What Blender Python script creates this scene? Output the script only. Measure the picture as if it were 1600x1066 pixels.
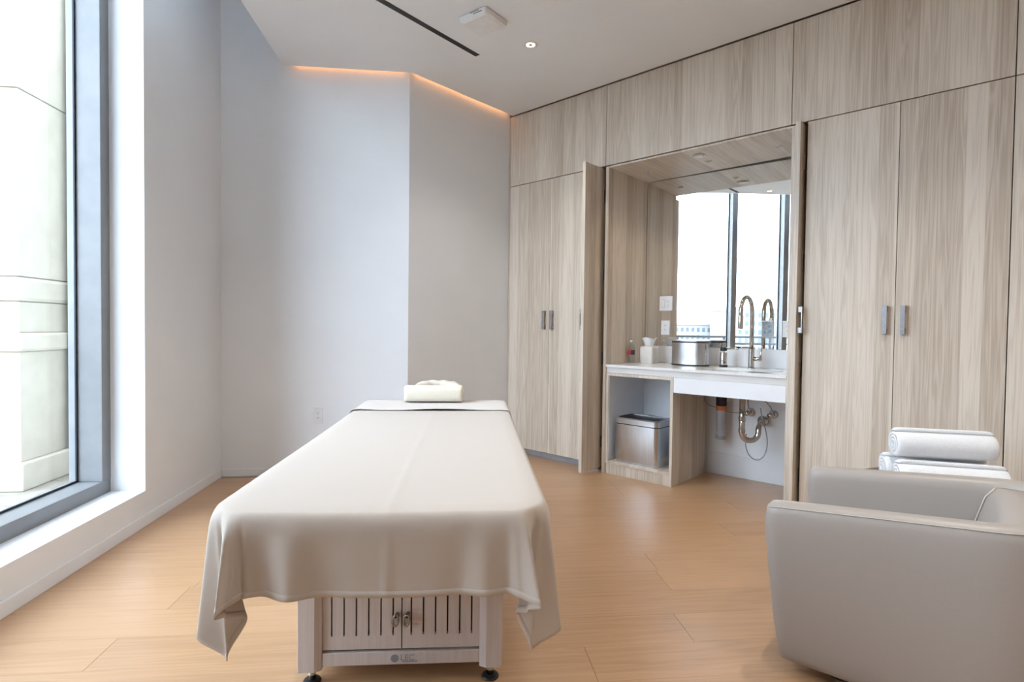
import bpy, bmesh, math, random
from mathutils import Vector, Matrix
random.seed(7)
for o in list(bpy.data.objects): bpy.data.objects.remove(o, do_unlink=True)
SC = bpy.context.scene; COL = SC.collection
R = math.radians
# ------------------------------------------------------------------ camera
CAM_H = 1.2
F_PX, PITCH, ROLL, YAW = 867.9, 0.0245, 0.0120, 0.1044
fw = Vector((math.sin(YAW)*math.cos(PITCH), math.cos(YAW)*math.cos(PITCH), -math.sin(PITCH)))
rt = Vector((math.cos(YAW), -math.sin(YAW), 0)); up = rt.cross(fw)
r2 = rt*math.cos(ROLL)+up*math.sin(ROLL); u2 = -rt*math.sin(ROLL)+up*math.cos(ROLL)
cd = bpy.data.cameras.new('camera'); cd.sensor_fit = 'HORIZONTAL'; cd.sensor_width = 36
cd.lens = F_PX/1600*36; cd.clip_start = .02; cd.clip_end = 600
cam = bpy.data.objects.new('camera', cd); COL.objects.link(cam)
cam.matrix_world = Matrix(((r2.x, u2.x, -fw.x, 0), (r2.y, u2.y, -fw.y, 0), (r2.z, u2.z, -fw.z, CAM_H), (0, 0, 0, 1)))
SC.camera = cam
# ------------------------------------------------------------------ world, sun, exposure
w = bpy.data.worlds.new('sky'); SC.world = w; w.use_nodes = True
bg = w.node_tree.nodes['Background']; bg.inputs[0].default_value = (.71, .845, 1.0, 1); bg.inputs[1].default_value = 5.9
SC.view_settings.view_transform = 'Standard'; SC.view_settings.look = 'None'; SC.view_settings.gamma = 1
SC.view_settings.use_curve_mapping = False; SC.view_settings.exposure = 1.0
sd = bpy.data.lights.new('sun', 'SUN'); sd.energy = .3; sd.angle = R(2); sd.color = (1, .95, .86)
sun = bpy.data.objects.new('sun', sd); COL.objects.link(sun)
sun.rotation_euler = Vector((-.10, .75, -.65)).to_track_quat('-Z', 'Y').to_euler()
LAMP_W = 22.0            # each ceiling downlight
# ------------------------------------------------------------------ frames
CA, CC = 0.7225, 3.9055                     # cabinet run: angle and distance from the camera foot
E_ = Vector((math.sin(CA), -math.cos(CA), 0)); N_ = Vector((-math.cos(CA), -math.sin(CA), 0)); O_ = -N_*CC
CROT = math.atan2(E_.y, E_.x)
def cw(t, y, z=0): return O_+E_*t-N_*y+Vector((0, 0, z))     # y = depth into the cabinets
XW, YB, CZ, X2 = -1.809, 4.549, 3.202, -0.368                # window wall, far wall, ceiling, corner of the far wall
TOPZ = 4.05
# ------------------------------------------------------------------ materials
def mat(name, col, rough=.5, metal=0, spec=.5, emit=None, es=0, sheen=0, coat=0):
    m = bpy.data.materials.new(name); m.use_nodes = True; b = m.node_tree.nodes['Principled BSDF']
    b.inputs['Base Color'].default_value = (*col, 1); b.inputs['Roughness'].default_value = rough
    b.inputs['Metallic'].default_value = metal; b.inputs['Specular IOR Level'].default_value = spec
    if emit: b.inputs['Emission Color'].default_value = (*emit, 1); b.inputs['Emission Strength'].default_value = es
    if sheen: b.inputs['Sheen Weight'].default_value = sheen
    if coat: b.inputs['Coat Weight'].default_value = coat; b.inputs['Coat Roughness'].default_value = .1
    return m
def nodes(m): return m.node_tree.nodes, m.node_tree.links, m.node_tree.nodes['Principled BSDF']
def noise_tint(m, c1, c2, scale, stretch=(1, 1, 1), detail=4, lo=.35, hi=.65, bump=0, bdist=.002):
    n, l, b = nodes(m)
    tc = n.new('ShaderNodeTexCoord'); mp = n.new('ShaderNodeMapping'); mp.inputs['Scale'].default_value = stretch
    oi = n.new('ShaderNodeObjectInfo'); ad = n.new('ShaderNodeVectorMath'); ad.operation = 'ADD'
    mu = n.new('ShaderNodeMath'); mu.operation = 'MULTIPLY'; mu.inputs[1].default_value = 37
    l.new(oi.outputs['Random'], mu.inputs[0]); l.new(tc.outputs['Object'], ad.inputs[0]); l.new(mu.outputs[0], ad.inputs[1])
    l.new(ad.outputs[0], mp.inputs[0])
    nz = n.new('ShaderNodeTexNoise'); nz.inputs['Scale'].default_value = scale; nz.inputs['Detail'].default_value = detail
    l.new(mp.outputs[0], nz.inputs['Vector'])
    cr = n.new('ShaderNodeValToRGB'); cr.color_ramp.elements[0].position = lo; cr.color_ramp.elements[1].position = hi
    cr.color_ramp.elements[0].color = (*c1, 1); cr.color_ramp.elements[1].color = (*c2, 1)
    l.new(nz.outputs['Fac'], cr.inputs[0]); l.new(cr.outputs[0], b.inputs['Base Color'])
    if bump:
        bp = n.new('ShaderNodeBump'); bp.inputs['Strength'].default_value = bump; bp.inputs['Distance'].default_value = bdist
        l.new(nz.outputs['Fac'], bp.inputs['Height']); l.new(bp.outputs[0], b.inputs['Normal'])
    return m
def wood_mat(name, light, dark, mode, band=12.0, fine=62.0, rough=.42, per_object=.0, bandmix=.5):
    """mode 'v': vertical grain on upright panels; 'y': grain along local y; 'x': grain along local x"""
    m = mat(name, light, rough, spec=.5); n, l, b = nodes(m)
    def M(op, a, c=None):
        k = n.new('ShaderNodeMath'); k.operation = op
        for i, q in enumerate((a, c)):
            if q is None: continue
            if isinstance(q, (int, float)): k.inputs[i].default_value = q
            else: l.new(q, k.inputs[i])
        return k.outputs[0]
    tc = n.new('ShaderNodeTexCoord'); sp = n.new('ShaderNodeSeparateXYZ'); l.new(tc.outputs['Object'], sp.inputs[0])
    oi = n.new('ShaderNodeObjectInfo'); rnd = M('MULTIPLY', oi.outputs['Random'], 53.0)
    if mode == 'v': across = M('ADD', sp.outputs[0], M('MULTIPLY', sp.outputs[1], .83)); along = sp.outputs[2]
    elif mode == 'y': across, along = sp.outputs[0], sp.outputs[1]
    else: across, along = sp.outputs[1], sp.outputs[0]
    ac = M('ADD', across, rnd)
    vo = n.new('ShaderNodeTexVoronoi'); vo.voronoi_dimensions = '1D'; vo.inputs['Scale'].default_value = band
    l.new(ac, vo.inputs['W']); sc = n.new('ShaderNodeSeparateColor'); l.new(vo.outputs['Color'], sc.inputs[0])
    def NZ(sa, sl, detail, dist=0, sc_=1.0):
        cx = n.new('ShaderNodeCombineXYZ'); l.new(M('MULTIPLY', ac, sa), cx.inputs[0]); l.new(M('MULTIPLY', along, sl), cx.inputs[1])
        l.new(M('MULTIPLY', sc.outputs[1], 9.0), cx.inputs[2])
        z = n.new('ShaderNodeTexNoise'); z.inputs['Scale'].default_value = sc_; z.inputs['Detail'].default_value = detail
        z.inputs['Distortion'].default_value = dist; l.new(cx.outputs[0], z.inputs['Vector']); return z.outputs['Fac']
    f1 = NZ(fine*2.4, 2.2, 3); f2 = NZ(fine*.32, .55, 3, .6)
    ring = M('ADD', M('MULTIPLY', M('SINE', M('MULTIPLY', f2, 55.0)), .5), .5)
    s = M('ADD', M('MULTIPLY', sc.outputs[0], bandmix), M('ADD', M('MULTIPLY', f1, .62), M('ADD', M('MULTIPLY', ring, .30), M('MULTIPLY', f2, .38))))
    s = M('SUBTRACT', s, .445+bandmix*.18)
    if per_object: s = M('ADD', s, M('MULTIPLY', M('SUBTRACT', oi.outputs['Random'], .5), per_object))
    cr = n.new('ShaderNodeValToRGB'); cr.color_ramp.elements[0].color = (*light, 1); cr.color_ramp.elements[1].color = (*dark, 1)
    cr.color_ramp.elements[0].position = .1; cr.color_ramp.elements[1].position = .85
    l.new(s, cr.inputs[0]); l.new(cr.outputs[0], b.inputs['Base Color'])
    bp = n.new('ShaderNodeBump'); bp.inputs['Strength'].default_value = .12; bp.inputs['Distance'].default_value = .001
    l.new(f1, bp.inputs['Height']); l.new(bp.outputs[0], b.inputs['Normal'])
    return m
WL, WD = (.72, .635, .535), (.46, .37, .28)
WOOD = wood_mat('ash laminate', WL, WD, 'v'); WOODY = wood_mat('ash laminate deep', WL, WD, 'y')
OAK = wood_mat('oak plank', (.53, .315, .165), (.40, .225, .105), 'x', band=3, fine=34, rough=.34, per_object=.35, bandmix=.15)
PAINT = noise_tint(mat('white wall paint', (.8, .8, .8), .7), (.84, .86, .885), (.86, .875, .90), 3)
CEILP = noise_tint(mat('ceiling paint', (.8, .8, .8), .8), (.84, .855, .875), (.86, .875, .895), 2)
OAK.node_tree.nodes['Principled BSDF'].inputs['Specular IOR Level'].default_value = 1.0
OAK.node_tree.nodes['Principled BSDF'].inputs['Coat Weight'].default_value = .35; OAK.node_tree.nodes['Principled BSDF'].inputs['Coat Roughness'].default_value = .42
WHITE = noise_tint(mat('white lacquer', (.8, .8, .8), .35), (.80, .81, .83), (.84, .85, .87), 4)
PLASTIC = noise_tint(mat('white plastic', (.8, .8, .8), .4), (.80, .80, .80), (.84, .84, .84), 20)
QUARTZ = noise_tint(mat('white quartz', (.8, .8, .8), .16), (.78, .77, .76), (.81, .80, .79), 60)
PALE = wood_mat('pale grey laminate', (.74, .72, .69), (.64, .62, .59), 'x', band=8, fine=60)
FRAME = noise_tint(mat('grey window metal', (.5, .5, .5), .42, metal=.1), (.22, .225, .232), (.245, .25, .257), 8)
BLACK = noise_tint(mat('black', (.01, .01, .01), .5), (.006, .006, .007), (.014, .014, .014), 20)
GASKET = noise_tint(mat('gasket rubber', (.01, .01, .01), .5), (.008, .012, .02), (.015, .02, .03), 20)
STEEL = noise_tint(mat('brushed steel', (.6, .6, .6), .27, metal=1), (.54, .555, .58), (.62, .635, .66), 90, (1, 1, .04))
CHROME = noise_tint(mat('polished nickel', (.6, .6, .6), .1, metal=1), (.56, .54, .52), (.62, .60, .58), 5)
PEWTER = noise_tint(mat('pewter', (.3, .27, .24), .25, metal=1), (.26, .23, .20), (.36, .32, .29), 60)
ALU = noise_tint(mat('satin aluminium', (.6, .6, .6), .32, metal=.9), (.36, .36, .37), (.42, .42, .43), 60)
KICK = noise_tint(mat('grey toe kick', (.3, .3, .3), .4, metal=.5), (.34, .36, .39), (.40, .42, .45), 10)
MIRROR = noise_tint(mat('mirror silver', (.92, .92, .92), .0, metal=1), (.90, .915, .91), (.91, .925, .92), 1)
LINEN = noise_tint(mat('ecru linen', (.7, .65, .58), .85, spec=.15, sheen=.2), (.515, .452, .392), (.53, .466, .405), 900, detail=2, bump=.12, bdist=.0003)
LINEN2 = noise_tint(mat('white linen', (.7, .7, .7), .85, spec=.15, sheen=.2), (.63, .58, .535), (.65, .60, .555), 900, detail=2, bump=.12, bdist=.0003)
CREAM = noise_tint(mat('cream terry', (.8, .75, .65), .9, spec=.1, sheen=.3), (.74, .68, .57), (.79, .73, .62), 260, bump=.3, bdist=.001)
TERRY = noise_tint(mat('white terry', (.85, .85, .86), .95, spec=.05, sheen=.4), (.80, .81, .83), (.93, .935, .945), 330, bump=.9, bdist=.002)
LEATHER = noise_tint(mat('taupe leather', (.45, .39, .33), .40, spec=.45), (.345, .307, .275), (.36, .32, .288), 350, bump=.08, bdist=.0005)
THREAD = noise_tint(mat('pale thread', (.6, .5, .4), .7), (.46, .41, .355), (.52, .465, .40), 40)
TWOOD = wood_mat('whitewashed maple', (.62, .545, .505), (.52, .45, .415), 'v', band=6, fine=40, bandmix=.2)
DARKW = wood_mat('dark walnut', (.05, .032, .022), (.025, .016, .012), 'x', band=6, rough=.35)
STONE = noise_tint(mat('pale cast stone', (.6, .56, .46), .9, spec=.1), (.45, .405, .325), (.49, .445, .36), 7, bump=.2, bdist=.004)
STONE2 = noise_tint(mat('speckled stone', (.6, .58, .54), .9, spec=.1), (.30, .29, .27), (.56, .54, .50), 55, detail=2, lo=.30, hi=.42, bump=.2, bdist=.003)
PAVE = noise_tint(mat('terrace paver', (.5, .45, .4), .8), (.24, .21, .17), (.29, .255, .21), 9)
RAIL = noise_tint(mat('railing paint', (.12, .12, .12), .5), (.10, .10, .10), (.13, .13, .13), 9)
BLDG = noise_tint(mat('far building white', (.7, .7, .7), .8), (.30, .29, .28), (.33, .32, .31), .2)
BLDP = noise_tint(mat('far building pink', (.6, .5, .45), .8), (.20, .165, .14), (.22, .185, .16), .2)
BGLASS = noise_tint(mat('far window glass', (.05, .08, .12), .4, spec=.2), (.11, .14, .17), (.14, .17, .20), 1)
CITY = noise_tint(mat('far ground', (.35, .36, .34), .9), (.10, .11, .10), (.16, .16, .15), .05)
RED = noise_tint(mat('red label', (.6, .03, .02), .4), (.60, .025, .015), (.68, .04, .02), 30)
NAVY = noise_tint(mat('navy label', (.02, .03, .08), .4), (.02, .03, .08), (.03, .05, .11), 30)
ORANGE = noise_tint(mat('orange band', (.6, .18, .05), .4), (.55, .16, .05), (.65, .2, .06), 30)
GREYP = noise_tint(mat('grey plastic', (.3, .3, .32), .4), (.30, .30, .33), (.36, .36, .39), 15)
LOGO = noise_tint(mat('grey print', (.25, .25, .3), .5), (.24, .24, .28), (.30, .30, .34), 30)
PANELG = noise_tint(mat('slate face', (.3, .4, .5), .25), (.22, .30, .38), (.50, .58, .66), 45, lo=.3, hi=.7)
SLOTG = mat('outlet slot', (.05, .05, .05), .6)
LED = mat('cove led', (1, .6, .3), .5, emit=(1, .47, .20), es=4.8)
GLOW = mat('lamp glow', (1, .8, .5), .5, emit=(1, .80, .50), es=4)
PORC = mat('white porcelain', (.86, .87, .88), .12); noise_tint(PORC, (.84, .85, .86), (.87, .88, .89), 3)
def glass_mat(name, tint=(.95, .96, .965), refl=.06):
    m = bpy.data.materials.new(name); m.use_nodes = True; n, l = m.node_tree.nodes, m.node_tree.links
    n.remove(n['Principled BSDF']); t = n.new('ShaderNodeBsdfTransparent'); t.inputs[0].default_value = (*tint, 1)
    g = n.new('ShaderNodeBsdfGlossy'); g.inputs['Roughness'].default_value = .0; mx = n.new('ShaderNodeMixShader')
    lw = n.new('ShaderNodeLayerWeight'); lw.inputs[0].default_value = .5
    pw_ = n.new('ShaderNodeMath'); pw_.operation = 'POWER'; pw_.inputs[1].default_value = 5; l.new(lw.outputs['Facing'], pw_.inputs[0])
    ma = n.new('ShaderNodeMath'); ma.operation = 'MULTIPLY_ADD'; ma.inputs[1].default_value = .7; ma.inputs[2].default_value = refl*.4
    l.new(pw_.outputs[0], ma.inputs[0]); l.new(ma.outputs[0], mx.inputs[0])
    l.new(t.outputs[0], mx.inputs[1]); l.new(g.outputs[0], mx.inputs[2]); l.new(mx.outputs[0], n['Material Output'].inputs[0]); return m
GLASS = glass_mat('window glass'); PET = glass_mat('clear bottle plastic', (.90, .93, .93))
# ------------------------------------------------------------------ mesh helpers
class MB:
    def __init__(s): s.v = []; s.f = []
    def add(s, vs, fs):
        k = len(s.v); s.v += [tuple(q) for q in vs]; s.f += [tuple(k+i for i in q) for q in fs]; return s
    def box(s, x0, x1, y0, y1, z0, z1):
        return s.add([(x, y, z) for z in (z0, z1) for x, y in ((x0, y0), (x1, y0), (x1, y1), (x0, y1))],
                     [(3, 2, 1, 0), (4, 5, 6, 7), (0, 1, 5, 4), (1, 2, 6, 5), (2, 3, 7, 6), (3, 0, 4, 7)])
    def prism(s, poly, z0, z1):
        n = len(poly)
        return s.add([(x, y, z0) for x, y in poly]+[(x, y, z1) for x, y in poly],
                     [tuple(range(n))[::-1], tuple(range(n, 2*n))]+[(i, (i+1) % n, n+(i+1) % n, n+i) for i in range(n)])
    def loft(s, rings, cap=True, closed=False):
        n = len(rings[0]); k = len(rings); vs = [p for r in rings for p in r]; fs = []
        for j in range(k if closed else k-1):
            a, b = j*n, ((j+1) % k)*n
            fs += [(a+i, a+(i+1) % n, b+(i+1) % n, b+i) for i in range(n)]
        if cap and not closed: fs += [tuple(range(n))[::-1], tuple(range((k-1)*n, k*n))]
        return s.add(vs, fs)
    def tube(s, pts, r, seg=12, cap=True):
        pts = [Vector(p) for p in pts]; rr = r if isinstance(r, (list, tuple)) else [r]*len(pts)
        T = [(pts[min(i+1, len(pts)-1)]-pts[max(i-1, 0)]).normalized() for i in range(len(pts))]
        u = T[0].orthogonal().normalized(); rings = []
        for p, t, q in zip(pts, T, rr):
            u = (u-t*u.dot(t)).normalized(); w_ = t.cross(u)
            rings.append([p+(u*math.cos(2*math.pi*i/seg)+w_*math.sin(2*math.pi*i/seg))*q for i in range(seg)])
        return s.loft(rings, cap)
    def lathe(s, prof, c=(0, 0, 0), seg=24, cap=True):
        return s.loft([[(c[0]+r*math.cos(2*math.pi*i/seg), c[1]+r*math.sin(2*math.pi*i/seg), c[2]+z) for i in range(seg)] for r, z in prof], cap)
    def grid(s, P):   # rows of points
        m, n = len(P), len(P[0])
        return s.add([q for row in P for q in row], [(j*n+i, j*n+i+1, (j+1)*n+i+1, (j+1)*n+i) for j in range(m-1) for i in range(n-1)])
    def build(s, name, m, parent=None, smooth=False, bevel=0, seg=2, sub=0, solid=0):
        me = bpy.data.meshes.new(name); me.from_pydata(s.v, [], s.f); me.materials.append(m)
        bm = bmesh.new(); bm.from_mesh(me); bmesh.ops.recalc_face_normals(bm, faces=bm.faces); bm.to_mesh(me); bm.free()
        if smooth: me.polygons.foreach_set('use_smooth', [True]*len(me.polygons))
        o = bpy.data.objects.new(name, me); COL.objects.link(o)
        if parent: o.parent = parent
        if solid: q = o.modifiers.new('s', 'SOLIDIFY'); q.thickness = solid; q.offset = -1
        if bevel: q = o.modifiers.new('b', 'BEVEL'); q.width = bevel; q.segments = seg; q.limit_method = 'ANGLE'; q.angle_limit = R(40)
        if sub: q = o.modifiers.new('u', 'SUBSURF'); q.levels = sub; q.render_levels = sub
        if smooth == 'auto':
            for e in bmesh_sharp(me): pass
        return o
def bmesh_sharp(me): return []
def smooth_by_angle(o, deg=35):
    me = o.data; me.polygons.foreach_set('use_smooth', [True]*len(me.polygons))
    bm = bmesh.new(); bm.from_mesh(me)
    for e in bm.edges: e.smooth = e.calc_face_angle(0) < R(deg)
    bm.to_mesh(me); bm.free(); return o
def tag(o, label, cat, group=None):
    o['label'] = label; o['category'] = cat
    if group: o['group'] = group
    return o
def struct(o, label=None):
    o['kind'] = 'structure'
    if label: o['label'] = label
    return o
def thing(name, label, cat, loc=(0, 0, 0), rz=0, group=None):
    o = bpy.data.objects.new(name, None); COL.objects.link(o); o.empty_display_size = .05
    o.location = loc; o.rotation_euler = (0, 0, rz); return tag(o, label, cat, group)
def cthing(name, label, cat, t, y=0, z=0, group=None): return thing(name, label, cat, cw(t, y, z), CROT, group)
def box(name, m, parent, *b, bevel=.0015): return MB().box(*b).build(name, m, parent, bevel=bevel)
def rrect(x0, x1, y0, y1, r, k=6):
    P = []
    for cx, cy, a0 in ((x1-r, y1-r, 0), (x0+r, y1-r, 90), (x0+r, y0+r, 180), (x1-r, y0+r, 270)):
        P += [(cx+r*math.cos(R(a0+90*i/k)), cy+r*math.sin(R(a0+90*i/k))) for i in range(k+1)]
    return P
def copy_tree(o, parent=None):
    c = o.copy(); COL.objects.link(c)
    if parent: c.parent = parent
    for ch in list(o.children): copy_tree(ch, c)
    return c
# ================================================================== THE SETTING
# floor: oak planks laid across the room
fl = struct(MB().box(XW, 4.78, -3, 4.55, -.06, -.0125).box(-.5, 3.2, 4.55, 6.3, -.06, -.0125).build('floor', OAK), 'pale oak plank floor')
plank_cache = {}
ROW = .207; k0 = -23
joints = {0: .50, 1: .932, 3: -1.183, 4: 1.025, -1: -.35, 2: -.1, 5: .35, -2: -.9, 6: -.55}
for k in range(k0, 22):
    y0 = 1.815+ROW*k; y1 = y0+ROW; ym = (y0+y1)/2
    xa = XW+.005
    if y1 > YB-.001: xa = X2+(max(y0, YB)-YB)*1.133-.02
    xb = min(4.77, (CC+.78-.661*ym)/.75)
    if xb-xa < .1 or y1 > 6.2: continue
    if y0 < YB < y1: y1 = YB-.004 if xa < X2-.05 else y1
    j = joints.get(k, random.uniform(-1.1, 1.1)); L = 2.19
    while j-L > xa: j -= L
    xs = [xa]
    while j < xb-.05:
        if j > xa+.05: xs.append(j)
        j += L
    xs.append(xb)
    for a, b in zip(xs, xs[1:]):
        key = (round(b-a, 3), round(y1-y0, 3))
        if key not in plank_cache:
            plank_cache[key] = MB().box(0, b-a-.0014, 0, y1-y0-.0005, -.012, 0).build('plank', OAK, fl); o = plank_cache[key]
        else:
            o = plank_cache[key].copy(); COL.objects.link(o)
        o.location = (a, y0, 0)
# walls
JY = 3.475; WY0 = .70                                     # window jamb
struct(MB().box(-2.22, XW, JY, YB+.12, -.06, TOPZ).box(-2.22, XW, WY0, JY, -.06, .207).box(-2.22, XW, -3.12, WY0, -.06, TOPZ)
       .box(-2.22, XW, WY0, JY, 3.97, TOPZ).build('wall_left', PAINT), 'white wall with tall window opening')
struct(MB().box(XW, X2, YB, YB+.12, -.06, TOPZ).build('wall_far', PAINT), 'white far wall behind the massage table head')
o = struct(MB().box(-3.776, -3.656, -1.173, .75, -.06, TOPZ).build('wall_angled', PAINT), 'white angled wall beside the cabinets')
o.location = O_; o.rotation_euler.z = CROT
o = struct(MB().box(-3.776, 2.12, .72, .80, -.06, TOPZ).build('wall_cabinets', PAINT), 'white wall behind the cabinet run'); o.location = O_; o.rotation_euler.z = CROT
struct(MB().box(4.78, 4.9, -3.1, 1.6, -.06, TOPZ).build('wall_right', PAINT), 'white right wall')
struct(MB().box(-1.80, 4.78, -3.12, -3.0, -.06, TOPZ).build('wall_rear', PAINT), 'white wall behind the camera')
def poly_xy(pts): return [(p.x, p.y) for p in pts]
cc_ = [Vector((-1.33, -3, 0)), Vector((4.78, -3, 0)), Vector((4.78, 1.0, 0)), cw(2.05, -.012), cw(-3.606, -.012)]
tq = cw(-3.606, 0); sgn = (YB-.05-tq.y)/(N_.y)
cc_ += [tq+N_*sgn, Vector((-1.33, YB-.05, 0))]
up_ = [(-2.3, -3.1), (4.9, -3.1), (4.9, 1.6), (1.6, 6.4), (-.6, 6.2), (-.6, 4.7), (-2.3, 4.7)]
struct(MB().prism(poly_xy(cc_), CZ, CZ+.02).box(-1.33, -1.31, -3, YB-.05, CZ+.02, TOPZ).prism(up_, TOPZ, TOPZ+.1).build('ceiling', CEILP), 'white dropped ceiling')
# cove led strips in the gap between the ceiling and the two white walls
def cove(name, p, q, label):
    tag(MB().tube([p, q], .006, 6).build(name, LED), label, 'light strip', 'cove strips')
cove('cove_light_strip', (-1.26, YB-.024, CZ+.05), (X2-.03, YB-.024, CZ+.05), 'warm light strip hidden above the ceiling edge along the far wall')
cove('cove_light_strip', cw(-3.63, -1.15, CZ+.05), cw(-3.63, -.04, CZ+.05), 'warm light strip hidden above the ceiling edge along the angled wall')
# baseboards
struct(MB().box(XW, XW+.011, -2.99, YB-.011, 0, .068).build('baseboard_left', PAINT, bevel=.002), 'white baseboard under the window')
struct(MB().box(XW+.011, X2, YB-.011, YB, 0, .062).build('baseboard_far', PAINT, bevel=.002), 'white baseboard of the far wall')
o = struct(MB().box(-3.656, -3.645, -1.173, -.02, 0, .062).build('baseboard_angled', PAINT, bevel=.002), 'white baseboard of the angled wall'); o.location = O_; o.rotation_euler.z = CROT
# window with mullions and panes
win = bpy.data.objects.new('window_1', None); COL.objects.link(win); struct(win, 'tall grey framed window wall'); win.location = (-2.08, 0, .207)
def wbox(name, m, x0, x1, y0, y1, z0, z1, bevel=.003): return box(name, m, win, x0+2.08, x1+2.08, y0, y1, z0-.207, z1-.207, bevel=bevel)
WT = 3.97
wbox('window_frame', FRAME, -2.18, -2.0, WY0, JY, .207, .285); wbox('window_frame', FRAME, -2.18, -2.0, 3.398, JY+.02, .285, WT)
wbox('window_frame', FRAME, -2.18, -2.0, WY0, 3.398, WT-.08, WT)
mul = [3.398, 2.44, 1.60, .745]
for a, b in zip(mul, mul[1:]):
    wbox('mullion', FRAME, -2.18, -2.0, b-.042, b+.042, .285, WT-.08)
    y1 = a-(.042 if a != 3.398 else 0); y0 = b+.042
    wbox('glass_pane', GLASS, -2.146, -2.138, y0, y1, .285, WT-.08, bevel=0)
    MB().box(-.058, -.05, y0, y0+.012, .078, WT-.287).box(-.058, -.05, y1-.012, y1, .078, WT-.287).box(-.058, -.05, y0, y1, .078, .089).build('gasket', GASKET, win)
# ================================================================== OUTSIDE
ter = struct(MB().box(-3.75, -2.22, -4.5, 6.2, -.2, -.03).build('floor_terrace', PAVE), 'stone paved terrace outside the window')
for i in range(3):
    for j in range(18):
        if i == 0 and j == 0: pv = o = MB().box(.004, .50, .004, .59, -.03, 0).build('paver', PAVE, ter, bevel=.003)
        else: o = pv.copy(); COL.objects.link(o)
        o.location = (-3.74+i*.505, -4.4+j*.594, 0)
pier = thing('stone_pier', 'cream cast stone pier with moulded bands outside the window', 'pier', (-3.4, 4.7, 0))
def pbox(name, m, x0, x1, y0, y1, z0, z1, bevel=.006): return box(name, m, pier, x0+3.4, x1+3.4, y0-4.7, y1-4.7, z0, z1, bevel=bevel)
pbox('base_course', STONE, -4.2, -3.00, 4.21, 5.2, 0, .20, .012)
pbox('shaft_block', STONE, -4.2, -3.04, 4.25, 5.2, .20, .985)
pbox('moulding_band', STONE, -4.2, -3.015, 4.225, 5.2, .985, 1.12, .02)
pbox('shaft_block', STONE, -4.2, -3.045, 4.255, 5.2, 1.12, 1.34)
pbox('moulding_band', STONE, -4.2, -3.03, 4.24, 5.2, 1.34, 1.52, .03)
pbox('shaft_block', STONE, -4.2, -3.04, 4.25, 5.2, 1.52, 2.829)
pbox('shaft_block', STONE, -4.2, -3.035, 4.245, 5.2, 2.833, 4.6)
pl = thing('stone_pilaster', 'white speckled stone pilaster between the pier and the window frame', 'pilaster', (-2.7, 4.95, 0))
for z0, z1 in ((0, .9), (.904, 1.7), (1.704, 2.75), (2.754, 4.6)): box('stone_block', STONE2, pl, -.293, .45, -.27, .25, z0, z1, bevel=.003)
rl = thing('balcony_railing', 'grey metal balcony railing along the terrace edge', 'railing', (-3.62, 0, 0))
for z in (1.05, .92, .12): MB().box(-.025, .025, -4.4, 3.7, z, z+.04).build('rail', RAIL, rl, bevel=.004)
for i in range(10): MB().box(-.02, .02, -4.35+i*.89, -4.31+i*.89, 0, 1.05).build('post', RAIL, rl)
struct(MB().box(-420, -6, -300, 260, -22.5, -22).build('ground_city', CITY), 'flat city ground far below')
def far_building(x, y, wx, wy, h, m, nz, ny, label):
    b = thing('far_building', label, 'building', (x, y, -22))
    MB().box(-wx/2, wx/2, -wy/2, wy/2, 0, h+22).build('wall', m, b); MB().box(-wx/2-.3, wx/2+.3, -wy/2-.3, wy/2+.3, h+22, h+22.6).build('roof', m, b)
    src = None
    for i in range(nz):
        for j in range(ny):
            if src is None: src = o = MB().box(-.1, .05, 0, wy/ny*.5, 0, 1.1).build('window_pane', BGLASS, b)
            else: o = src.copy(); COL.objects.link(o)
            o.location = (wx/2, -wy/2+(j+.22)*wy/ny, h+22-1.8-i*2.0)
far_building(-130, -57, 16, 11, 6.0, BLDG, 6, 7, 'white tower block with blue glazed window rows beyond the railing')
far_building(-150, -44, 20, 26, 2.4, BLDG, 4, 18, 'long pale apartment block with many small windows')
far_building(-120, -75, 14, 16, 3.2, BLDP, 4, 9, 'pinkish apartment block beyond the terrace railing')
# ================================================================== CABINET RUN (local x = along the run, y = into the wall)
def cab_part(th, name, m, t0, t1, y0, y1, z0, z1, bevel=.0012):
    return box(name, m, th, t0-th['_t'], t1-th['_t'], y0, y1, z0-th['_z'], z1-th['_z'], bevel=bevel)
def cab(name, label, cat, t, z, group=None):
    o = cthing(name, label, cat, t, 0, z, group); o['_t'] = t; o['_z'] = z; return o
def handle(door, t, z, sgn=-1):
    """bar pull with two square posts, on a door face at local y=0"""
    h = .168
    o = MB().box(t-.012, t+.012, -.034, -.026, z-h/2, z+h/2).box(t-.012, t+.012, -.026, 0, z-h/2, z-h/2+.036).box(t-.012, t+.012, -.026, 0, z+h/2-.036, z+h/2).build('handle', ALU, door, bevel=.001)
    return o
DT = 2.535
def tall_cabinet(label, t0, t1, doors, group=None):
    c = cab('tall_cabinet', label, 'cabinet', (t0+t1)/2, 0)
    cab_part(c, 'body', WOOD, t0, t1, .022, .60, .072, DT-.006)
    cab_part(c, 'toe_kick', KICK, t0, t1, .055, .08, 0, .071)
    for a, b, hs in doors:
        d = cab_part(c, 'door', WOOD, a, b, 0, .020, .066, DT)
        if hs: handle(d, (b-.045 if hs > 0 else a+.040)-c['_t'], 1.27)
    return c
HZ = DT+.006
c = tall_cabinet('pale ash double door cabinet beside the angled white wall', -3.654, -2.632, [(-3.640, -3.1475, 1), (-3.1445, -2.634, -1)])
cab_part(c, 'filler_panel', WOOD, -3.654, -3.643, 0, .020, .066, DT)
tall_cabinet('pale ash double door cabinet behind the rolled towels', -1.052, -.064, [(-1.046, -.5575, 1), (-.5540, -.0645, -1)])
tall_cabinet('pale ash single door cabinet at the far right end of the run', -.058, .93, [(-.0600, .435, 0), (.4385, .93, 0)])
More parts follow.
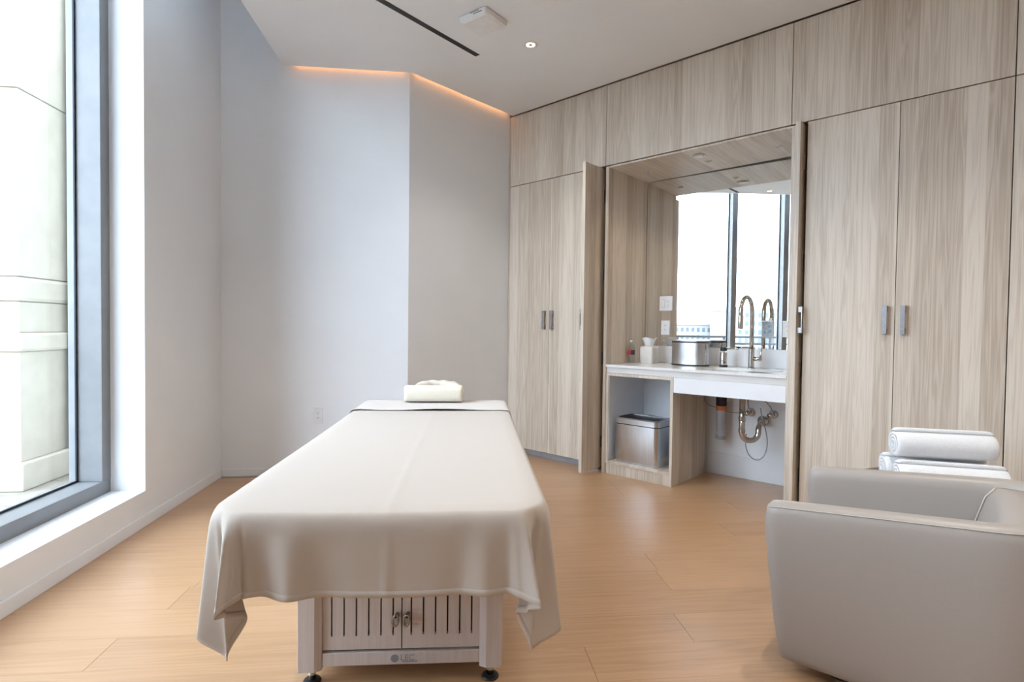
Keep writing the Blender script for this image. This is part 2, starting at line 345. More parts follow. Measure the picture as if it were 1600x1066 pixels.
def overhead(label, t0, t1, fill=None):
    c = cab('overhead_cabinet', label, 'cabinet', (t0+t1)/2, HZ)
    cab_part(c, 'body', WOOD, t0+.002, t1-.002, .022, .60, HZ+.004, CZ-.012); cab_part(c, 'door', WOOD, t0, t1, 0, .020, HZ, CZ-.006)
    if fill: cab_part(c, 'filler_panel', WOOD, *fill, 0, .020, HZ, CZ-.006)
overhead('upper ash cabinet next to the angled white wall', -3.640, -2.5685, (-3.654, -3.643))
overhead('upper ash cabinet above the vanity mirror', -2.5645, -1.1460)
overhead('upper ash cabinet above the doors behind the towels', -1.1420, -.0645)
overhead('upper ash cabinet over the cabinet at the right end', -.0600, .93)
o = cab('end_cabinet', 'plain ash cabinet panel closing the run past the armchair', 'cabinet', 1.5, 0)
cab_part(o, 'body', WOOD, .935, 2.06, .02, .60, 0, CZ-.012); cab_part(o, 'door', WOOD, .935, 1.49, 0, .02, .066, CZ-.006); cab_part(o, 'door', WOOD, 1.494, 2.05, 0, .02, .066, CZ-.006)
# folding doors standing open either side of the vanity
def folded_door(label, t0, t1, out, hside):
    d = cab('pocket_door', label, 'door', (t0+t1)/2, 0)
    leaf = cab_part(d, 'leaf', WOOD, t0, t1, -out, .56, .03, DT-.006)
    t = (t1 if hside > 0 else t0)-d['_t']; y = -out+.034; h = .168
    q = lambda a, b: (a, b) if a < b else (b, a)
    b1 = q(t+hside*.022, t+hside*.028); b2 = q(t, t+hside*.022)
    MB().box(*b1, y-.012, y+.012, 1.27-h/2, 1.27+h/2).box(*b2, y-.012, y+.012, 1.27-h/2, 1.27-h/2+.036).box(*b2, y-.012, y+.012, 1.27+h/2-.036, 1.27+h/2).build('handle', ALU, d, bevel=.001)
    for z in (.25, .95, 1.65, 2.3): MB().box(t1-d['_t'], t1-d['_t']+.006, .02, .07, z-.05, z+.05).build('hinge', ALU, d, bevel=.001)
folded_door('ash folding door standing open on the left of the vanity, edge on', -2.627, -2.599, .238, -1)
folded_door('ash folding door standing open between the vanity and the towel side cabinet', -1.097, -1.068, .075, 1)
# alcove lining
NL, NR, NB = -2.533, -1.140, .635
def ny(t): return NB+(t-NL)*.0297                     # the back of the alcove runs slightly deeper to the right
al = cab('vanity_alcove', 'ash lined vanity alcove with a flat wooden soffit', 'alcove', -1.84, 0)
cab_part(al, 'side_panel', WOOD, -2.563, NL, 0, .632, 0, DT-.004); cab_part(al, 'side_panel', WOOD, NR, -1.103, 0, .632, 0, DT-.004)
cab_part(al, 'soffit', WOODY, NL, NR, .004, .632, 2.520, 2.534)
def bkbox(t0, t1, th, z0, z1, off=0):                 # slab following the alcove back
    m = MB(); a, b = ny(t0)+off, ny(t1)+off
    return m.add([(t0+1.84, a-th, z0), (t1+1.84, b-th, z0), (t1+1.84, b, z0), (t0+1.84, a, z0), (t0+1.84, a-th, z1), (t1+1.84, b-th, z1), (t1+1.84, b, z1), (t0+1.84, a, z1)],
                 [(3, 2, 1, 0), (4, 5, 6, 7), (0, 1, 5, 4), (1, 2, 6, 5), (2, 3, 7, 6), (3, 0, 4, 7)])
o = bkbox(NL, NR, .02, 0, 2.52, .025).build('wall_niche', PAINT); struct(o, 'white wall under the counter'); o.location = cw(-1.84, 0); o.rotation_euler.z = CROT
o = bkbox(-1.935, NR, .012, 0, .18, .004).build('baseboard_niche', WHITE, bevel=.002); struct(o, 'tall white baseboard under the sink'); o.location = cw(-1.84, 0); o.rotation_euler.z = CROT
mi = thing('wall_mirror', 'large frameless mirror filling the back of the vanity alcove', 'mirror', cw(-1.84, 0), CROT)
bkbox(NL+.002, NR-.002, .005, 1.052, 2.518, .004).build('mirror_glass', MIRROR, mi)
bs = bkbox(NL+.001, NR-.001, .016, .905, 1.05, .004).build('backsplash', WHITE, bevel=.001); tag(bs, 'white quartz backsplash strip below the mirror', 'backsplash'); bs.location = cw(-1.84, 0); bs.rotation_euler.z = CROT
# countertop with a rounded sink cut-out
CT0, CT1, CTZ0, CTZ1 = NL+.001, NR-.001, .884, .904
ct = thing('countertop', 'thin white quartz vanity counter with an undermount sink opening', 'countertop', cw(-1.84, 0, 0), CROT)
SX0, SX1, SY0, SY1 = -1.80, -1.27, .10, .44
def slab_hole(x0, x1, y0, y1, hole, z0, z1):
    cx = sum(p[0] for p in hole)/len(hole); cy = sum(p[1] for p in hole)/len(hole); outer = []
    for px, py in hole:
        dx, dy = px-cx, py-cy; s = 1e9
        if dx > 1e-6: s = min(s, (x1-cx)/dx)
        if dx < -1e-6: s = min(s, (x0-cx)/dx)
        if dy > 1e-6: s = min(s, (y1-cy)/dy)
        if dy < -1e-6: s = min(s, (y0-cy)/dy)
        outer.append([cx+dx*s, cy+dy*s])
    for X, Y in ((x0, y0), (x1, y0), (x0, y1), (x1, y1)):
        k = min(range(len(outer)), key=lambda i: (outer[i][0]-X)**2+(outer[i][1]-Y)**2); outer[k] = [X, Y]
    return MB().loft([[(x, y, z1) for x, y in hole], [(x, y, z1) for x, y in outer], [(x, y, z0) for x, y in outer], [(x, y, z0) for x, y in hole]], cap=False, closed=True)
hole = [(x+1.84, y) for x, y in rrect(SX0, SX1, SY0, SY1, .07, 8)]
slab_hole(CT0+1.84, CT1+1.84, -.004, .620, hole, CTZ0, CTZ1).build('slab', QUARTZ, ct)
sk = thing('undermount_sink', 'white porcelain undermount basin below the counter', 'sink', cw((SX0+SX1)/2, (SY0+SY1)/2, .74), CROT)
hw, hd = (SX1-SX0)/2, (SY1-SY0)/2
def rr(s, z, e=0): return [(x, y, z) for x, y in rrect(-hw*s-e, hw*s+e, -hd*s-e, hd*s+e, .07*s, 8)]
MB().loft([rr(1, .143, .02), rr(1, .143, .006), rr(.99, .09), rr(.93, .02), rr(.80, .006), rr(.1, .0)]).build('basin', PORC, sk, smooth=True)
MB().lathe([(.03, .001), (.03, .006), (.02, .008)]).build('drain', CHROME, sk, smooth=True)
# vanity base cabinet, open fronted
vb = cab('vanity_cabinet', 'open fronted ash base cabinet holding the steel bin', 'cabinet', -2.235, 0)
cab_part(vb, 'side_panel', WOOD, NL+.001, NL+.022, .004, .60, .086, .834); cab_part(vb, 'side_panel', WOOD, -1.960, -1.937, .004, .60, .0, .834)
cab_part(vb, 'bottom_shelf', WOODY, NL+.022, -1.960, .004, .60, .086, .108); cab_part(vb, 'back_panel', WHITE, NL+.022, -1.960, .58, .60, .108, .834)
cab_part(vb, 'lining', WHITE, NL+.0225, NL+.0265, .012, .58, .109, .83); cab_part(vb, 'lining', WHITE, -1.9645, -1.9605, .012, .58, .109, .83)
cab_part(vb, 'plinth', WOOD, NL+.004, -1.961, .012, .60, 0, .085); cab_part(vb, 'top_rail', WOOD, NL+.022, -1.960, .004, .025, .812, .834)
cab_part(vb, 'fascia', PALE, NL+.001, NR-.001, .010, .030, .836, .883)
ap = cab('sink_apron', 'white lacquered apron panel hiding the sink', 'panel', -1.53, .72)
cab_part(ap, 'front', WHITE, -1.932, NR-.001, .000, .020, .722, .835); cab_part(ap, 'bracket', WHITE, -1.932, -1.915, .021, .57, .78, .835)
# waste bin
bn = cthing('waste_bin', 'brushed steel open top waste bin inside the vanity cabinet', 'bin', -2.264, .165, .1085)
def rrz(hx, hy, r, z): return [(x, y, z) for x, y in rrect(-hx, hx, -hy, hy, r, 6)]
HX, HY = .200, .140
smooth_by_angle(MB().loft([rrz(HX-.006, HY-.006, .034, 0), rrz(HX-.004, HY-.004, .036, .012), rrz(HX, HY, .04, .02), rrz(HX, HY, .04, .314)]).build('body', STEEL, bn))
smooth_by_angle(MB().loft([rrz(HX-.004, HY-.004, .038, .314), rrz(HX-.004, HY-.004, .038, .321)]).build('shadow_band', BLACK, bn))
smooth_by_angle(MB().loft([rrz(HX+.002, HY+.002, .04, .321), rrz(HX+.002, HY+.002, .04, .361), rrz(HX-.006, HY-.006, .036, .368), rrz(HX-.02, HY-.02, .03, .368), rrz(HX-.02, HY-.02, .03, .321)], cap=False, closed=True).build('rim', STEEL, bn))
MB().loft([rrz(HX-.019, HY-.019, .03, .341), rrz(HX-.022, HY-.022, .03, .359)]).build('liner', BLACK, bn)
MB().box(-.03, .03, HY-.03, HY-.012, .368, .376).build('latch', CHROME, bn, bevel=.002)
# ------------------------------------------------------------------ on the counter
cz = CTZ1
bt = cthing('water_bottle', 'small clear plastic water bottle with a red and navy label', 'bottle', -2.492, .33, cz)
MB().lathe([(.027, 0), (.030, .006), (.030, .045), (.028, .05), (.030, .055), (.030, .115), (.029, .13), (.022, .155), (.012, .172), (.012, .182)], seg=28).build('body', PET, bt, smooth=True)
MB().lathe([(.0305, .072), (.0308, .073), (.0308, .112), (.0305, .113)], seg=28, cap=False).build('label', RED, bt, smooth=True)
MB().add([(.0315*math.cos(a), .0315*math.sin(a), z) for z in (.073, .112) for a in [R(-75+8*i) for i in range(11)]], [(i, i+1, 12+i, 11+i) for i in range(10)]).build('label_panel', NAVY, bt, smooth=True, solid=.0006)
MB().lathe([(.0135, .180), (.0135, .196), (.012, .198)], seg=24).build('cap', PLASTIC, bt, smooth=True)
tb = cthing('tissue_box', 'square cream tissue box with a white tissue puffing out', 'tissue box', -2.376, .43, cz)
MB().loft([rrz(.058, .058, .012, 0), rrz(.060, .060, .014, .004), rrz(.060, .060, .014, .132), rrz(.055, .055, .012, .146), rrz(.03, .03, .01, .148)]).build('box', noise_tint(mat('stoneware cream', (.7, .66, .6), .5), (.66, .62, .57), (.72, .68, .63), 12), tb, smooth=True)
ti = MB(); P = []
for j in range(9):
    v = j/8; row = []
    for i in range(33):
        a = 2*math.pi*i/32; rad = .024+.040*v**.6+.008*math.sin(5*a+1)*v
        row.append((rad*math.cos(a)*1.0, rad*math.sin(a)*.75, .142+.075*math.sin(v*1.6)+.007*math.sin(3*a+.6)*v))
    P.append(row)
ti.grid(P).build('tissue', mat('tissue paper', (.86, .86, .87), .9), tb, smooth=True, solid=.001)
bx = cthing('steel_canister', 'wide brushed steel canister with black rims on the counter', 'canister', -2.022, .47, cz)
def ovl(hx, hy, z, p=2.6, seg=48):
    return [(hx*math.copysign(abs(math.cos(a))**(2/p), math.cos(a)), hy*math.copysign(abs(math.sin(a))**(2/p), math.sin(a)), z) for a in [2*math.pi*i/seg for i in range(seg)]]
BXW, BXD = .152, .088
smooth_by_angle(MB().loft([ovl(BXW, BXD, .010), ovl(BXW, BXD, .208)]).build('body', STEEL, bx))
smooth_by_angle(MB().loft([ovl(BXW-.003, BXD-.003, 0), ovl(BXW+.001, BXD+.001, .003), ovl(BXW+.001, BXD+.001, .011), ovl(BXW-.003, BXD-.003, .013)]).build('base_rim', BLACK, bx))
smooth_by_angle(MB().loft([ovl(BXW-.001, BXD-.001, .186), ovl(BXW+.001, BXD+.001, .189), ovl(BXW+.001, BXD+.001, .198), ovl(BXW-.012, BXD-.012, .202), ovl(BXW-.016, BXD-.016, .196)]).build('top_rim', BLACK, bx))
smooth_by_angle(MB().loft([ovl(BXW-.018, BXD-.018, .190), ovl(BXW-.022, BXD-.022, .204), ovl(.05, .03, .208)]).build('lid', STEEL, bx))
sp = cthing('soap_dispenser', 'chrome soap dispenser with a black pump beside the faucet', 'soap dispenser', -1.757, .50, cz)
MB().lathe([(.030, 0), (.032, .004), (.032, .016), (.030, .018)]).build('base', BLACK, sp, smooth=True)
smooth_by_angle(MB().lathe([(.027, .018), (.028, .022), (.028, .112), (.024, .118), (.012, .120), (.012, .135)]).build('body', CHROME, sp))
smooth_by_angle(MB().lathe([(.022, .128), (.026, .132), (.026, .152), (.022, .158)]).build('pump_head', BLACK, sp))
MB().tube([(.0, 0, .146), (.05, -.02, .150), (.105, -.035, .152), (.13, -.042, .148)], [.010, .009, .008, .007], 10).build('spout', CHROME, sp, smooth=True)
fa = cthing('gooseneck_faucet', 'tall polished gooseneck faucet with a side lever behind the sink', 'faucet', -1.548, .52, cz)
smooth_by_angle(MB().lathe([(.028, 0), (.028, .006), (.022, .010), (.022, .15), (.019, .153)]).build('base', CHROME, fa))
arc = [(0, 0, .15), (0, 0, .43)]
for i in range(1, 17):
    a = math.pi*i/16; arc.append((0, -.118*(1-math.cos(a)), .43+.118*math.sin(a)))
MB().tube(arc+[(0, -.236, .405)], .0155, 16).build('neck', CHROME, fa, smooth=True)
smooth_by_angle(MB().lathe([(.017, .405), (.0185, .40), (.0185, .315), (.015, .305)], (0, -.236, 0)).build('spray_head', CHROME, fa))
MB().tube([(.015, 0, .075), (.075, 0, .075)], .016, 16).build('lever_hub', CHROME, fa, smooth=True)
MB().tube([(.066, 0, .075), (.070, 0, .11), (.078, 0, .175)], [.009, .007, .006], 12).build('lever', CHROME, fa, smooth=True)
# plates fixed on the mirror
def plate(label, t, z, kind, w_, h_, cat='outlet'):
    y = ny(t)-.003
    p = cthing('wall_outlet' if kind != 'panel' else 'control_panel', label, cat, t, y, z)
    outlet_parts(p, kind, w_, h_); return p
def outlet_parts(p, kind, w_, h_):
    MB().box(-w_/2, w_/2, -.006, 0, -h_/2, h_/2).build('plate', PLASTIC, p, bevel=.002)
    def recep(x):
        r = MB().box(x-.017, x+.017, -.0075, -.006, -.034, .034).build('receptacle', WHITE, p, bevel=.001)
        s = MB()
        for z in (.018, -.018): s.box(x-.0075, x-.0050, -.0082, -.0074, z, z+.008).box(x+.0050, x+.0075, -.0082, -.0074, z, z+.008).box(x-.002, x+.002, -.0082, -.0074, z-.009, z-.005)
        s.build('slots', SLOTG, r)
    if kind == 'single': recep(0)
    elif kind == 'double':
        recep(.024); MB().box(-.041, -.007, -.0075, -.006, -.034, .034).build('rocker', GREYP, p, bevel=.001); MB().box(-.039, -.009, -.010, -.0075, -.032, .032).build('switch_paddle', PLASTIC, p, bevel=.002)
    elif kind == 'panel': MB().box(-w_/2+.005, w_/2-.005, -.010, -.006, -.057, .057).build('face', PANELG, p, bevel=.002)
plate('white double plate with rocker switch and outlet on the mirror', -2.333, 1.428, 'double', .122, .128)
plate('white single outlet plate on the mirror above the tissue box', -2.334, 1.214, 'single', .082, .126)
plate('small slate faced control panel on the mirror beside the faucet', -1.478, 1.212, 'panel', .086, .13, 'control panel')
plate('white single outlet plate on the mirror next to the right alcove panel', -1.330, 1.212, 'single', .078, .126)
o = thing('wall_outlet', 'white duplex outlet low on the far wall left of the massage table', 'outlet', (-1.071, YB, .478)); outlet_parts(o, 'single', .072, .122)
# soffit fittings
dl = cthing('recessed_downlight', 'round white downlight in the wooden soffit above the sink', 'downlight', -1.84, .168, 2.520)
MB().lathe([(.048, -.004), (.045, -.007), (.034, -.006), (.034, -.001)], seg=32).build('trim', PLASTIC, dl, smooth=True); MB().lathe([(.032, -.0065), (.028, -.0085), (.004, -.0085)], seg=24).build('lens', WHITE, dl, smooth=True)
L = bpy.data.lights.new('soffit_lamp', 'SPOT'); L.energy = 7; L.color = (1, .84, .64); L.spot_size = R(140); L.spot_blend = .8; L.shadow_soft_size = .03
lo = bpy.data.objects.new('soffit_lamp', L); COL.objects.link(lo); lo.location = (0, 0, -.03); lo.parent = dl
for t, y, s_ in ((-1.849, .352, 'behind the downlight'), (-2.356, .323, 'near the left side panel'), (-1.327, .332, 'near the right side panel')):
    q = cthing('soffit_clip', 'small white clip under the wooden soffit '+s_, 'clip', t, y, 2.520)
    MB().box(-.022, .022, -.017, .017, -.006, 0).build('base', PLASTIC, q, bevel=.002); MB().box(-.013, .013, -.009, .009, -.010, -.006).build('button', ALU, q, bevel=.002)
# ------------------------------------------------------------------ under the sink
wf = cthing('water_filter', 'hanging grey water filter cartridge with an orange band', 'filter', -1.786, .55, .316)
smooth_by_angle(MB().lathe([(.034, 0), (.040, .008), (.040, .03)]).build('foot_cap', GREYP, wf))
smooth_by_angle(MB().lathe([(.038, .03), (.0385, .24)]).build('cartridge', noise_tint(mat('filter grey', (.4, .4, .42), .35), (.40, .40, .43), (.48, .48, .51), 10), wf))
smooth_by_angle(MB().lathe([(.0415, .235), (.0415, .27)]).build('band', ORANGE, wf)); smooth_by_angle(MB().lathe([(.040, .27), (.042, .275), (.042, .36), (.03, .375), (.03, .42)]).build('head', BLACK, wf))
MB().box(-.03, .03, .03, .085, .30, .40).build('bracket', PLASTIC, wf)
tr = cthing('drain_trap', 'chrome drain pipe with a curved trap below the sink', 'pipe', -1.535, .32, .36)
U = [(0, 0, .38), (0, 0, .07)]+[(.0+.045*(1-math.cos(math.pi*i/10)), .045*(1-math.cos(math.pi*i/10)), .07-.058*math.sin(math.pi*i/10)) for i in range(1, 11)]
U2 = U+[(.09, .09, .10), (.085, .13, .125), (.07, .20, .13), (.05, .30, .13)]
MB().tube(U2, .021, 16).build('pipe', CHROME, tr, smooth=True)
for z, r_ in ((.16, .025), (.07, .0245)): smooth_by_angle(MB().lathe([(r_-.003, z), (r_, z+.004), (r_, z+.03), (r_-.003, z+.034)]).build('slip_nut', CHROME, tr))
MB().tube([(.0515, .29, .13), (.05, .302, .13)], [.036, .042], 24).build('wall_flange', CHROME, tr, smooth=True)
for t, lbl in ((-1.420, 'chrome shut off valve by the right side panel under the sink'), (-1.592, 'chrome shut off valve behind the drain pipe under the sink')):
    v = cthing('shutoff_valve', lbl, 'valve', t, ny(t)-.02, .543)
    MB().tube([(0, .024, 0), (0, -.06, 0)], .013, 14).build('body', CHROME, v, smooth=True); MB().tube([(0, .022, 0), (0, .010, 0)], [.034, .026], 20).build('escutcheon', CHROME, v, smooth=True)
    MB().tube([(0, -.055, 0), (0, -.075, 0)], [.021, .019], 16).build('knob', CHROME, v, smooth=True); MB().tube([(0, -.03, .0), (0, -.03, .04)], .008, 12).build('outlet_stub', CHROME, v, smooth=True)
def bez(p0, p1, p2, p3, n=20):
    p0, p1, p2, p3 = map(Vector, (p0, p1, p2, p3)); return [p0*(1-t)**3+p1*3*t*(1-t)**2+p2*3*t*t*(1-t)+p3*t**3 for t in [i/n for i in range(n+1)]]
BRAID = noise_tint(mat('braided hose', (.4, .4, .42), .35, metal=.7), (.30, .31, .33), (.5, .5, .52), 300)
def hose(label, pts, r=.0045):
    tag(MB().tube([cw(*p) for p in pts], r, 10).build('supply_hose', BRAID, smooth=True), label, 'hose')
def bzc(*P): return [tuple(p) for p in bez(*P)]
hose('thin dark hose hanging in a loop below the drain trap', bzc((-1.555, .47, .40), (-1.59, .46, .18), (-1.40, .46, .14), (-1.415, .52, .34))+bzc((-1.415, .52, .34), (-1.42, .53, .44), (-1.47, .55, .50), (-1.48, .55, .60))[1:])
hose('braided hose rising from the valve by the right side panel', bzc((-1.420, ny(-1.42)-.05, .585), (-1.42, .57, .65), (-1.50, .55, .66), (-1.55, .53, .80)))
hose('braided hose rising from the valve behind the drain pipe', bzc((-1.592, ny(-1.592)-.05, .585), (-1.59, .56, .66), (-1.57, .55, .70), (-1.57, .54, .80)))
hose('thin white tube running from the apron to the filter head', bzc((-1.88, .40, .74), (-1.90, .45, .58), (-1.86, .52, .58), (-1.8345, .55, .57)), .004)
hose('thin tube running along the wall from the filter to the valve', bzc((-1.744, .55, .545), (-1.70, .58, .53), (-1.65, .60, .54), (-1.632, .60, .543)), .003)
# ================================================================== CEILING FITTINGS
def ring_lamp(label, x, y, lit=True, power=1.0):
    d = thing('ceiling_downlight', label, 'downlight', (x, y, CZ))
    MB().lathe([(.052, 0), (.052, -.003), (.036, -.005), (.031, -.001)], seg=32, cap=False).build('trim', PLASTIC, d, smooth=True)
    MB().lathe([(.031, -.001), (.024, -.0015), (.014, -.002)], seg=28, cap=False).build('reflector', GLOW, d, smooth=True); MB().lathe([(.014, -.002), (.012, -.003), (.002, -.003)], seg=16).build('lamp_recess', BLACK, d, smooth=True)
    L = bpy.data.lights.new('downlight_lamp', 'SPOT'); L.energy = LAMP_W*power; L.color = (1, .93, .83); L.spot_size = R(115); L.spot_blend = .9; L.shadow_soft_size = .05
    lo = bpy.data.objects.new('downlight_lamp', L); COL.objects.link(lo); lo.location = (0, 0, -.03); lo.parent = d
ring_lamp('lit round downlight between the square detector and the cabinets', .521, 3.949)
ring_lamp('lit round downlight near the window edge of the ceiling', -1.14, 2.33, power=1.0)
for i, (x, y) in enumerate(((1.55, 1.9), (.3, .6), (2.3, .2), (-.6, -1.2), (1.3, -1.4))):  # unseen downlights, added as fill to brighten the interior
    ring_lamp(('added unseen downlight above the armchair', 'added unseen downlight above the foot of the massage table', 'added unseen downlight by the right wall', 'added unseen downlight near the rear wall and window', 'added unseen downlight in the rear of the room')[i], x, y, power=(2.4, .75, 2.8, .6, 1.3)[i])
a, b = Vector((.156, 4.152, 0)), Vector((-1.27, 2.73, 0)); d = (b-a).normalized(); pn = Vector((-d.y, d.x, 0))*.0225
sl = thing('slot_diffuser', 'long black linear air slot in the ceiling', 'air slot', ((a+b)/2)+Vector((0, 0, CZ)))
mc = (a+b)/2; q = [a+pn-mc, b+pn-mc, b-pn-mc, a-pn-mc]
MB().prism(poly_xy(q), -.0015, 0).build('slot', BLACK, sl)
MB().loft([[(p.x, p.y, z) for p in [a+pn*s-mc-d*(s-1)*.02, b+pn*s-mc+d*(s-1)*.02, b-pn*s-mc+d*(s-1)*.02, a-pn*s-mc-d*(s-1)*.02]] for s, z in ((1.0, -.0015), (1.0, -.002), (1.08, -.002), (1.08, 0))], cap=False).build('edge_trim', CEILP, sl)
de = thing('ceiling_detector', 'square white box unit fixed under the ceiling by the air slot', 'detector', (.172, 3.665, CZ), R(47))
smooth_by_angle(MB().loft([[(x, y, z) for x, y in rrect(-h, h, -h, h, rr_, 5)] for h, rr_, z in ((.108, .012, 0), (.116, .014, -.006), (.112, .016, -.034), (.100, .018, -.043))]).build('body', PLASTIC, de))
MB().loft([[(x, y, z) for x, y in rrect(-h, h, -h, h, .018, 5)] for h, z in ((.098, -.043), (.094, -.0455))]).build('cover', PLASTIC, de)
for dx in (-.012, .012): MB().box(-.1165, -.112, -.05+dx-.02, .0+dx*1.0, -.019+dx*.5, -.013+dx*.5).build('vent', GREYP, de)
# ================================================================== MASSAGE TABLE
TR = R(-2.1); TX, TY = -.1655, 1.85
mt = thing('massage_table', 'whitewashed wooden massage table with slotted cabinet doors', 'massage table', (TX, TY, 0), TR)
LEGH = .60
lw = .077
def leg(x0, y0):
    c_ = .016; s = -1 if x0 > 0 else 1       # chamfered inner front edge
    xi = x0+lw if x0 < 0 else x0; xo = x0 if x0 < 0 else x0+lw
    poly = [(xo, y0), (xi-.022*s, y0), (xi, y0+.012), (xi, y0+lw), (xo, y0+lw)]
    l_ = MB().prism(poly, .052, LEGH).build('leg', TWOOD, mt, bevel=.003)
    cx, cy = x0+lw/2, y0+lw/2
    MB().tube([(cx, cy, .052), (cx, cy, .010)], .0125, 16).build('foot_post', CHROME, l_, smooth=True)
    smooth_by_angle(MB().lathe([(.028, 0), (.030, .003), (.027, .008), (.016, .012)], (cx, cy, 0)).build('foot_pad', BLACK, l_))
for x0 in (-.338, .338-lw):
    for y0 in (0, 1.10): leg(x0, y0)
box('bottom_rail', TWOOD, mt, -.261, .261, .014, .05, .064, .108, bevel=.003)
box('top_rail', TWOOD, mt, -.261, .261, .014, .05, .53, LEGH, bevel=.003)
for x0, x1 in ((-.33, -.295), (.295, .33)):
    MB().box(x0, x1, .077, 1.10, .066, LEGH).build('side_panel', TWOOD, mt, bevel=.002)
box('cabinet_floor', TWOOD, mt, -.294, .294, .052, 1.10, .066, .084); box('cabinet_back', TWOOD, mt, -.294, .294, 1.09, 1.10, .085, LEGH)
box('tabletop', TWOOD, mt, -.35, .35, -.30, 1.52, LEGH+.001, .635, bevel=.004)
MB().loft([[(x, y, z) for x, y in rrect(-.40+e, .40-e, -.410+e, 1.635-e, .09, 8)] for e, z in ((.012, .636), (0, .648), (0, .712), (.010, .724), (.03, .729))]).build('mattress', LINEN2, mt, smooth=True)
# slotted doors: six slats separated by real gaps, a bottom and a top rail
for s in (-1, 1):
    x0, x1 = (-.2605, -.002) if s < 0 else (.002, .2605)
    n_ = 6; gw = .0054; pitch = .0405
    gaps = [x0+.0265+pitch*i for i in range(n_)]
    fr = lambda a0, a1, b0, b1, y: [(a0, y, b0), (a1, y, b0), (a1, y, b1), (a0, y, b1)]
    ia, ib = gaps[0], gaps[-1]+gw
    d_ = MB().loft([fr(ia, ib, .162, .470, .020), fr(x0, x1, .116, .525, .020), fr(x0, x1, .116, .525, .036), fr(ia, ib, .162, .470, .036)], cap=False, closed=True).build('door', TWOOD, mt)
    for a, b in zip([g+gw for g in gaps[:-1]], gaps[1:]): MB().box(a, b, .020, .036, .162, .470).build('slat', TWOOD, d_)
    MB().box(x0+.01, x1-.01, .0365, .040, .13, .52).build('backing', BLACK, d_)
    kx = -.019 if s < 0 else .017
    kn = MB().tube([(kx+.004, .020, .234), (kx+.003, .006, .234)], [.007, .009], 12)
    loop = [(kx+.014*math.sin(a)*.62+.002*math.cos(a), .004-.004*math.cos(a), .219+.020*math.cos(a)) for a in [2*math.pi*i/24 for i in range(25)]]
    kn.tube(loop, .0042, 8).build('ring_pull', PEWTER, d_, smooth=True)
# emblem on the bottom rail
em = MB().tube([(-.022, .0139, .086), (-.022, .0131, .086)], .0135, 24).build('emblem', LOGO, mt)
def text(body, size, x, z, name='lettering'):
    cu = bpy.data.curves.new(name, 'FONT'); cu.body = body; cu.size = size; cu.extrude = .0004
    to = bpy.data.objects.new(name, cu); COL.objects.link(to); bpy.context.view_layer.update()
    me = bpy.data.meshes.new_from_object(to.evaluated_get(bpy.context.evaluated_depsgraph_get())); bpy.data.objects.remove(to, do_unlink=True)
    me.materials.clear(); me.materials.append(LOGO); o = bpy.data.objects.new(name, me); COL.objects.link(o); o.parent = mt
    o.location = (x, .0134, z); o.rotation_euler = (R(90), 0, 0); return o
text('LEC', .0285, -.004, .0785)
MB().box(.004, .054, .0131, .0139, .0735, .0765).build('emblem_bar', LOGO, mt)
